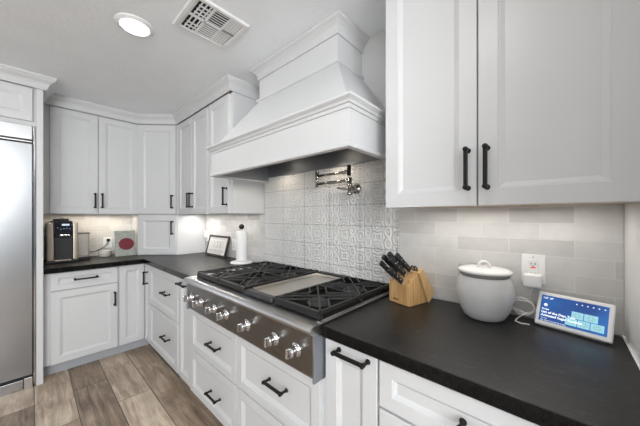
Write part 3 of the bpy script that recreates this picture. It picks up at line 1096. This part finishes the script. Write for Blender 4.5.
for x, s_, z_, hl, th, lab in KN:
    base = MB @ Vector((x, s_, z_))
    K = thing('kitchen_knife', lab, 'knife', base, ang, 'knives in the bamboo block')
    side = Vector((1, 0, 0))
    nrm = side.cross(kd)
    def kbox(bm, l0, l1, hw, hd, bev):
        M = Matrix(((side.x, nrm.x, kd.x, 0), (side.y, nrm.y, kd.y, 0), (side.z, nrm.z, kd.z, 0), (0, 0, 0, 1)))
        box(bm, -hw, hw, -hd, hd, l0, l1, bev, 2, M)
    b = new(); kbox(b, -.02, .006, .0012, .010, 0); obj('blade', b, STL, K)
    b = new(); kbox(b, .006, .018, th * .62, .0105, .002); obj('bolster', b, STL, K)
    b = new()
    kbox(b, .018, .018 + hl * .8, th * .85, .0115, .005)
    kbox(b, .018 + hl * .62, .018 + hl, th * .80, .0135, .006)
    H = obj('handle', b, HND, K)
    for q in (.2, .45, .7):
        b = new()
        M = Matrix(((side.x, nrm.x, kd.x, 0), (side.y, nrm.y, kd.y, 0), (side.z, nrm.z, kd.z, 0), (0, 0, 0, 1)))
        p = M @ Vector((th * .85, 0, .018 + hl * q))
        lathe(b, [(0, 0), (.0028, 0), (.0022, .0012), (0, .0014)], p, 10, Matrix.Rotation(PI / 2, 4, 'Y'))
        obj('rivet', b, STL, H)
base = MB @ Vector((.098, .072, .158))
K = thing('kitchen_shears', 'small black grip poking out of the slanted back of the knife block', 'scissors', base, ang)
b = new()
for sx in (-.008, .008):
    pts = [(sx + .007 * math.cos(a), -.010 * math.sin(a) * .6 - .004, .012 + .012 * math.sin(a)) for a in [2 * PI * i / 16 for i in range(17)]]
    tube(b, pts, .0035, 8)
obj('grip', b, HND, K)
b = new(); box(b, -.006, .006, -.002, .002, -.02, .004); obj('blade', b, STL, K)

# ------------------------------------------------------------------ lidded jar
CER = mat('pale_grey_ceramic', (0.60, 0.598, 0.595), 0.28, var=0.03, vscale=25)
JX, JY = 3.481, -.120
T = thing('ceramic_jar', 'round pale grey lidded ceramic jar between knife block and outlet', 'jar', (JX, JY, .914))
b = new()
lathe(b, [(0, .001), (.066, .001), (.074, .006), (.088, .034), (.099, .065), (.1045, .095), (.104, .120), (.099, .148), (.092, .166), (.088, .174), (.0, .174)], (JX, JY, .914), 48)
obj('body', b, CER, T, world=True)
b = new()
lathe(b, [(0, .1745), (.088, .1745), (.0905, .178), (.092, .188), (0, .188)], (JX, JY, .914), 48)
obj('seal', b, mat('grey_seal', (0.22, 0.22, 0.22), .5), T, world=True)
b = new()
lathe(b, [(0, .1885), (.095, .1885), (.098, .192), (.097, .198), (.088, .203), (.06, .2065), (0, .2085)], (JX, JY, .914), 48)
L = obj('lid', b, mat('white_lid_ceramic', (0.78, 0.78, 0.77), .25, var=.02), T, world=True)
b = new()
tube(b, [(JX + .020 * math.cos(a), JY + .013 * math.cos(a) * .6, .914 + .207 + .024 * math.sin(a)) for a in [PI * i / 12 for i in range(13)]], .0062, 12)
obj('knob', b, MATS['white_lid_ceramic'], L, world=True)

# ------------------------------------------------------------------ outlets
def outlet(label, cx, y, cz, rotz=0.0, wx=.078, hz=.118, group='wall outlets'):
    """local frame faces -y"""
    T = thing('wall_outlet', label, 'outlet', (cx, y, cz) if rotz == 0 else (cx, y, cz), rotz, group)
    b = new(); box(b, -wx / 2, wx / 2, -.006, 0, -hz / 2, hz / 2, .002); obj('cover_plate', b, WHITEP, T)
    b = new()
    box(b, -.0175, .0175, -.0085, -.0062, -.036, .036, .001, 1)
    obj('receptacle', b, mat('outlet_insert', (.80, .80, .79), .3), T)
    b = new()
    for zc in (.020, -.020):
        for xx in (-.006, .006):
            box(b, xx - .0012, xx + .0012, -.0092, -.0086, zc - .003, zc + .005)
        box(b, -.002, .002, -.0092, -.0086, zc - .010, zc - .007)
    obj('slots', b, BLACK, T)
    b = new(); lathe(b, [(0, 0), (.003, 0), (.0028, .001), (0, .0012)], (0, -.0062, .048), 10, Matrix.Rotation(PI / 2, 4, 'X'))
    obj('screw', b, mat('screw_grey', (.5, .5, .5), .4, .8), T)
    return T
o1 = outlet('white wall outlet right of the jar with a charger in its lower socket', 3.636, -.0082, 1.120)
b = new()
box(b, -.008, .008, -.0100, -.0087, .003, .008, .0005, 1)
obj('reset_button', b, mat('red_button', (.65, .03, .02), .4, emit=(1, .05, .03), estr=.4), o1)
T = thing('charger', 'white square plug-in charger in the wall outlet beside the jar', 'charger', (3.634, -.0095, 1.078))
b = new(); box(b, 3.606, 3.664, -.060, -.0180, 1.050, 1.103, .007, 3); obj('housing', b, WHITEP, T, world=True)
b = new()
for xx in (-.006, .006):
    box(b, 3.636 + xx - .001, 3.636 + xx + .001, -.0182, -.0096, 1.097, 1.103)
obj('prong', b, STL, T, world=True)
outlet('white wall outlet beside the paper towel roll', 1.262, -.0082, 1.050)
outlet('white wall outlet in the corner left of the framed print', .655, -.0082, 1.105)
T = thing('night_light', 'small white plug-in night light in the corner outlet', 'night light', (.655, -.017, 1.12))
b = new(); box(b, .634, .672, -.045, -.0182, 1.095, 1.145, .006, 2); obj('housing', b, WHITEP, T, world=True)
b = new(); lathe(b, [(0, 0), (.012, 0), (.012, .018), (.007, .026), (0, .028)], (.653, -.032, 1.1455), 14); obj('shade', b, mat('frosted', (.9, .9, .88), .5), T, world=True)
outlet('white wall outlet between the coffee machine and the red-disc board', .0082, -.835, 1.050, QL)
T = thing('power_plug', 'black plug with short cord in the outlet behind the glass bowl', 'plug', (.02, -.832, 1.08))
b = new(); box(b, .0190, .048, -.846, -.818, 1.062, 1.092, .005, 2); obj('plug', b, BLACK, T, world=True)
b = new(); tube(b, [(.048, -.832, 1.074), (.062, -.836, 1.062), (.066, -.85, 1.035), (.060, -.872, 1.008), (.045, -.90, .985), (.03, -.95, .965), (.025, -1.0, .95)], .0036, 8); obj('cord', b, BLACK, T, world=True)

# white charging cord coiled behind the display
pts = []
for i in range(66):
    a = i / 65 * 5.5 * 2 * PI
    pts.append((3.603 + .040 * math.cos(a) + .006 * math.sin(i * 1.7), -.030 + .010 * math.sin(a * .5 + 1), .962 + .032 * math.sin(a) + .006 * math.cos(i * .9)))
pts = [(3.636, -.048, 1.048), (3.630, -.052, 1.030), (3.628, -.045, 1.010)] + pts + [(3.615, -.060, .945), (3.590, -.085, .925), (3.585, -.105, .919), (3.605, -.120, .9185), (3.630, -.112, .9185)]
b = new(); tube(b, pts, .0022, 7)
tag(obj('charging_cord', b, mat('white_cord', (.82, .80, .77), .5)), 'coiled white charging cord hanging between the charger and the smart display', 'cord')

# ------------------------------------------------------------------ smart display
p0 = Vector((3.641, -.086)); p1 = Vector((3.842, -.139))
dv = (p1 - p0); DL = dv.length
dang = math.atan2(dv.y, dv.x)
T = thing('smart_display', 'white-framed smart display with a glowing blue screen on the counter', 'smart display', (p0.x, p0.y, .914), dang)
LEAN = math.radians(24)
MD = Matrix.Translation((0, 0, .008)) @ Matrix.Rotation(-LEAN, 4, 'X')
DH = .128
b = new(); box(b, 0, DL, 0, .014, 0, DH, .0065, 3, MD); obj('bezel', b, WHITEP, T)
def screen_mat():
    m = mat('screen_blue', (0.01, 0.02, 0.05), .25)
    nt = m.node_tree
    bs = nt.nodes['Principled BSDF']
    tc = nt.nodes.new('ShaderNodeTexCoord')
    n = nt.nodes.new('ShaderNodeTexNoise')
    n.inputs['Scale'].default_value = 9
    nt.links.new(tc.outputs['Object'], n.inputs['Vector'])
    r = nt.nodes.new('ShaderNodeValToRGB')
    r.color_ramp.elements[0].position = .3; r.color_ramp.elements[0].color = (.008, .055, .27, 1)
    r.color_ramp.elements[1].position = .75; r.color_ramp.elements[1].color = (.02, .16, .52, 1)
    nt.links.new(n.outputs['Fac'], r.inputs['Fac'])
    nt.links.new(r.outputs['Color'], bs.inputs['Emission Color'])
    bs.inputs['Emission Strength'].default_value = .9
    return m
sx0, sx1, sz0, sz1 = .013, DL - .013, .016, DH - .013
b = new(); box(b, sx0, sx1, -.0010, .0005, sz0, sz1, 0, 1, MD); S = obj('screen', b, screen_mat(), T)
CARD = mat('screen_card', (.1, .2, .2), .3, emit=(.30, .62, .78), estr=.95)
LEAF = mat('screen_leaf', (.1, .2, .1), .3, emit=(.30, .52, .36), estr=.8)
TXT = mat('screen_text', (.5, .5, .5), .3, emit=(.85, .93, 1), estr=.95)
sw, sh = sx1 - sx0, sz1 - sz0
b = new(); b2 = new()
for i, (fx, fz, fw) in enumerate(((.50, .52, .17), (.68, .52, .19), (.42, .25, .17), (.60, .25, .17), (.78, .25, .18))):
    ax, az = sx0 + fx * sw, sz0 + (fz - .17) * sh
    box(b, ax, ax + fw * sw, -.0016, -.0011, az, az + .25 * sh, 0, 1, MD)
    for q in range(6):
        a = q * 1.05 + i
        lx, lz = ax + fw * sw * .5 + .0075 * math.cos(a), az + .125 * sh + .0062 * math.sin(a)
        box(b2, lx - .0028, lx + .0028, -.0021, -.0017, lz - .0016, lz + .0016, 0, 1, MD)
obj('picture_card', b, CARD, S); obj('card_picture', b2, LEAF, S)
def text(parent, s, size, x, z, m, M, yoff=-.0023, bold=0.0, align='LEFT'):
    c = bpy.data.curves.new('text', 'FONT')
    c.body = s; c.size = size; c.align_x = align; c.extrude = .00015; c.offset = bold
    c.resolution_u = 3
    o = bpy.data.objects.new('lettering', c)
    COL.objects.link(o)
    dg = bpy.context.evaluated_depsgraph_get()
    me = bpy.data.meshes.new_from_object(o.evaluated_get(dg))
    bpy.data.objects.remove(o)
    me.transform(M @ Matrix.Translation((x, yoff, z)) @ Matrix.Rotation(PI / 2, 4, 'X'))
    me.materials.clear(); me.materials.append(m)
    o = bpy.data.objects.new('lettering', me)
    COL.objects.link(o)
    o.parent = parent
    return o
text(S, '1:27  68°', .0085, sx0 + .006, sz1 - .013, TXT, MD, bold=.0002)
text(S, 'Recipe', .008, sx0 + .006, sz0 + .044, TXT, MD, bold=.0002)
text(S, 'List of the Day: Two', .0115, sx0 + .006, sz0 + .031, TXT, MD, bold=.0004)
text(S, 'Animated Sugar Cookies', .0115, sx0 + .006, sz0 + .019, TXT, MD, bold=.0004)
text(S, 'Try me', .0065, sx0 + .006, sz0 + .010, TXT, MD)
text(S, 'Say what is on my list today', .0065, sx0 + .006, sz0 + .002, TXT, MD)
b = new()
for q in range(6):
    ix = sx0 + sw * (.56 + .078 * q)
    lathe(b, [(0, 0), (.0022, 0), (0, .0004)], MD @ Vector((ix, -.0016, sz1 - .012)), 10, Matrix.Rotation(PI / 2 - LEAN, 4, 'X'))
lathe(b, [(0, 0), (.0058, 0), (0, .0004)], MD @ Vector((sx0 + .016, -.0016, sz0 + .062)), 14, Matrix.Rotation(PI / 2 - LEAN, 4, 'X'))
obj('icons', b, TXT, S)
b = new()
GREYF = mat('grey_fabric', (.25, .25, .26), .9, var=.1, vscale=200)
prism(b, [(.006, .001), (.072, .001), (.062, .070), (.050, .078)], DL * .86, Matrix(((0, 1, 0, DL * .07), (1, 0, 0, 0), (0, 0, 1, 0), (0, 0, 0, 1))), .004, 2)
obj('speaker_base', b, GREYF, T)

# ------------------------------------------------------------------ framed print
T = thing('framed_print', 'dark-framed lettered print leaning on the backsplash left of the paper towel', 'picture', (.785, -.098, .919))
FWD, FH = .435, .222
MF = Matrix.Rotation(-math.radians(15), 4, 'X')
b = new()
fr = .021
box(b, 0, FWD, 0, .018, 0, fr, .002, 1, MF); box(b, 0, FWD, 0, .018, FH - fr, FH, .002, 1, MF)
box(b, 0, fr, 0, .018, fr, FH - fr, .002, 1, MF); box(b, FWD - fr, FWD, 0, .018, fr, FH - fr, .002, 1, MF)
obj('frame', b, mat('dark_brown_frame', (.022, .016, .012), .4, var=.2), T)
b = new(); box(b, fr - .002, FWD - fr + .002, .006, .012, fr - .002, FH - fr + .002, 0, 1, MF)
PR = obj('print', b, mat('print_paper', (.70, .69, .67), .5, var=.04, vscale=30), T)
INK = mat('grey_ink', (.20, .19, .18), .7)
b = new()
def ring(cx, cz, rx, rz, w=.0020):
    tube(b, [MF @ Vector((cx + rx * math.cos(a), .0062, cz + rz * math.sin(a))) for a in [2 * PI * i / 20 for i in range(21)]], w * .6, 6)
for cx in (.125, .195, .245, .312):
    ring(cx, .125, .026, .036)
for cx in (.150, .220, .282):
    box(b, cx - .0014, cx + .0014, .0045, .0058, .092, .158, 0, 1, MF)
for zz, x0_, x1_ in ((.185, .07, .36), (.062, .05, .38), (.052, .05, .38), (.036, .09, .34)):
    box(b, x0_, x1_, .0045, .0058, zz - .0011, zz + .0011, 0, 1, MF)
obj('drawn_lettering', b, INK, PR)

# ------------------------------------------------------------------ paper towel
PX, PY = 1.572, -.113
T = thing('paper_towel_holder', 'white paper towel stand with a black ball finial beside the cooktop', 'paper towel holder', (PX, PY, .914))
b = new(); lathe(b, [(0, .001), (.098, .001), (.100, .006), (.094, .014), (.03, .020), (0, .020)], (PX, PY, .914), 40); obj('base', b, WHITEP, T, world=True)
b = new(); tube(b, [(PX, PY, .932), (PX, PY, 1.222)], .007, 12); obj('post', b, WHITEP, T, world=True)
b = new(); lathe(b, [(0, -.026), (.010, -.024), (.019, -.016), (.0245, -.004), (.024, .006), (.018, .017), (.009, .023), (0, .0245)], (PX, PY, 1.244), 24); obj('finial', b, BLACK, T, world=True)
b = new(); lathe(b, [(.019, .0215), (.046, .0215), (.048, .025), (.048, .285), (.046, .288), (.019, .288), (.019, .0215)], (PX, PY, .914), 40)
tag(obj('paper_towel_roll', b, mat('white_paper', (.85, .85, .85), .9, bump=.15, bscale=120), loc=(PX, PY, .9355)), 'roll of white paper towel on the stand beside the cooktop', 'paper towel')

# ------------------------------------------------------------------ coffee machine
SAT = mat('champagne_metal', (0.50, 0.44, 0.37), 0.35, .85, var=.05)
BPL = mat('black_plastic', (0.013, 0.013, 0.014), .3)
T = thing('coffee_machine', 'black and champagne espresso machine with a clear water tank beside the refrigerator', 'coffee machine', (.22, -1.21, .914))
cy0, cy1 = -1.318, -1.105
b = new(); box(b, .04, .385, cy0, cy1, .9155, .934, .006, 2); obj('base', b, BPL, T, world=True)
b = new()
for yy0, yy1 in ((cy0 + .004, cy0 + .052), (cy1 - .040, cy1 - .004)):
    box(b, .06, .372, yy0, yy1, .9345, 1.284, .010, 3)
obj('side_column', b, SAT, T, world=True)
b = new(); box(b, .05, .30, cy0 + .0525, cy1 - .0405, .9345, 1.280, .004); obj('core', b, BPL, T, world=True)
b = new(); box(b, .3005, .384, cy0 + .0525, cy1 - .0405, 1.176, 1.286, .006, 2)
P = obj('control_panel', b, mat('glossy_black', (.012, .013, .02), .12), T, world=True)
b = new(); box(b, .3843, .3853, -1.218, -1.168, 1.254, 1.270); obj('display', b, mat('coffee_display', (.1, .1, .1), .2, emit=(.75, .85, 1), estr=.9), P, world=True)
b = new()
for i, (yy, zz) in enumerate(((-1.245, 1.235), (-1.150, 1.262), (-1.225, 1.222), (-1.205, 1.226), (-1.185, 1.230), (-1.165, 1.226))):
    lathe(b, [(0, 0), (.005, 0), (0, .001)], (.3843, yy, zz), 10, Matrix.Rotation(PI / 2, 4, 'Y'))
obj('buttons', b, mat('panel_led', (.05, .05, .06), .3, emit=(.35, .5, .8), estr=.4), P, world=True)
b = new(); box(b, .3005, .395, -1.235, -1.165, 1.155, 1.174, .005, 2); obj('spout', b, mat('spout_chrome', (.6, .6, .6), .2, 1.0), T, world=True)
b = new(); box(b, .3005, .366, cy0 + .056, cy1 - .042, .9345, 1.145, .004); obj('drip_compartment', b, mat('dark_plastic', (.028, .028, .030), .28), T, world=True)
b = new(); box(b, .300, .392, cy0 + .05, cy1 - .05, .9345, .946, .003); obj('drip_tray', b, SAT, T, world=True)
b = new()
box(b, .06, .34, cy0 + .03, cy1 - .04, 1.2865, 1.296, .003); box(b, .10, .30, cy0 + .05, cy1 - .06, 1.2965, 1.318, .004)
obj('bean_hopper', b, BPL, T, world=True)
b = new(); lathe(b, [(0, 0), (.012, 0), (.010, .012), (0, .014)], (.20, -1.205, 1.3182), 14); obj('hopper_knob', b, SAT, T, world=True)
# tank
b = new()
ty0, ty1, tx0, tx1 = -1.1035, -1.015, .12, .285
box(b, tx0, tx1, ty0, ty1, .945, 1.168, .008, 2)
TK = obj('water_tank', b, mat('smoky_tank', (.86, .85, .83), .06, trans=.85, var=.02), T, world=True)
b = new(); box(b, tx0 - .003, tx1 + .003, ty0, ty1 + .004, 1.1685, 1.178, .003); obj('tank_lid', b, BPL, TK, world=True)
b = new(); box(b, tx0 - .003, tx1 + .003, ty0, ty1 + .003, .9155, .9445, .004); obj('tank_foot', b, BPL, T, world=True)

# ------------------------------------------------------------------ bowl with spoon, board
BX, BY = .168, -.880
T = thing('glass_bowl', 'small clear glass bowl on the counter in front of the plugged-in outlet', 'bowl', (BX, BY, .914))
b = new()
lathe(b, [(0, .002), (.046, .002), (.052, .008), (.056, .05), (.057, .064), (.054, .064), (.052, .05), (.048, .012), (0, .010)], (BX, BY, .914), 32)
obj('bowl', b, mat('milky_glass', (.80, .80, .74), .12, trans=.35, var=.02), T, world=True)
b = new()
tube(b, [(BX + .03, BY + .032, .955), (BX + .01, BY, .965), (BX + .01, BY - .05, .983), (BX, BY - .105, .977), (BX, BY - .135, .972)], [.006, .0035, .003, .0032, .0045], 8)
tag(obj('coffee_spoon', b, mat('dark_spoon', (.10, .09, .08), .35, .8)), 'dark thin-handled spoon lying across the glass bowl', 'spoon')
T = thing('decorative_board', 'grey-green board with a dark red disc leaning in the corner by the diagonal cabinet', 'board', (.262, -.722, .914))
MBD = Matrix.Translation((.285, -.812, .9165)) @ Matrix.Rotation(QL, 4, 'Z') @ Matrix.Rotation(-math.radians(9), 4, 'X')
b = new(); box(b, 0, .182, 0, .022, 0, .272, .003, 1, MBD)
P = obj('panel', b, mat('grey_green_panel', (.36, .38, .34), .7, var=.22, vscale=35), T, world=True)
b = new()
t = bmesh.new()
vs = [t.verts.new((.098 + .068 * math.cos(2 * PI * i / 40), -.0022, .128 + .064 * math.sin(2 * PI * i / 40))) for i in range(40)]
f = t.faces.new(vs)
r = bmesh.ops.extrude_face_region(t, geom=[f])
bmesh.ops.translate(t, vec=(0, .0018, 0), verts=[v for v in r['geom'] if isinstance(v, bmesh.types.BMVert)])
bmesh.ops.recalc_face_normals(t, faces=t.faces)
bmesh.ops.transform(t, matrix=MBD, verts=t.verts)
merge(b, t)
obj('red_disc', b, mat('dark_red', (.17, .006, .022), .5, var=.3, vscale=60), P, world=True)
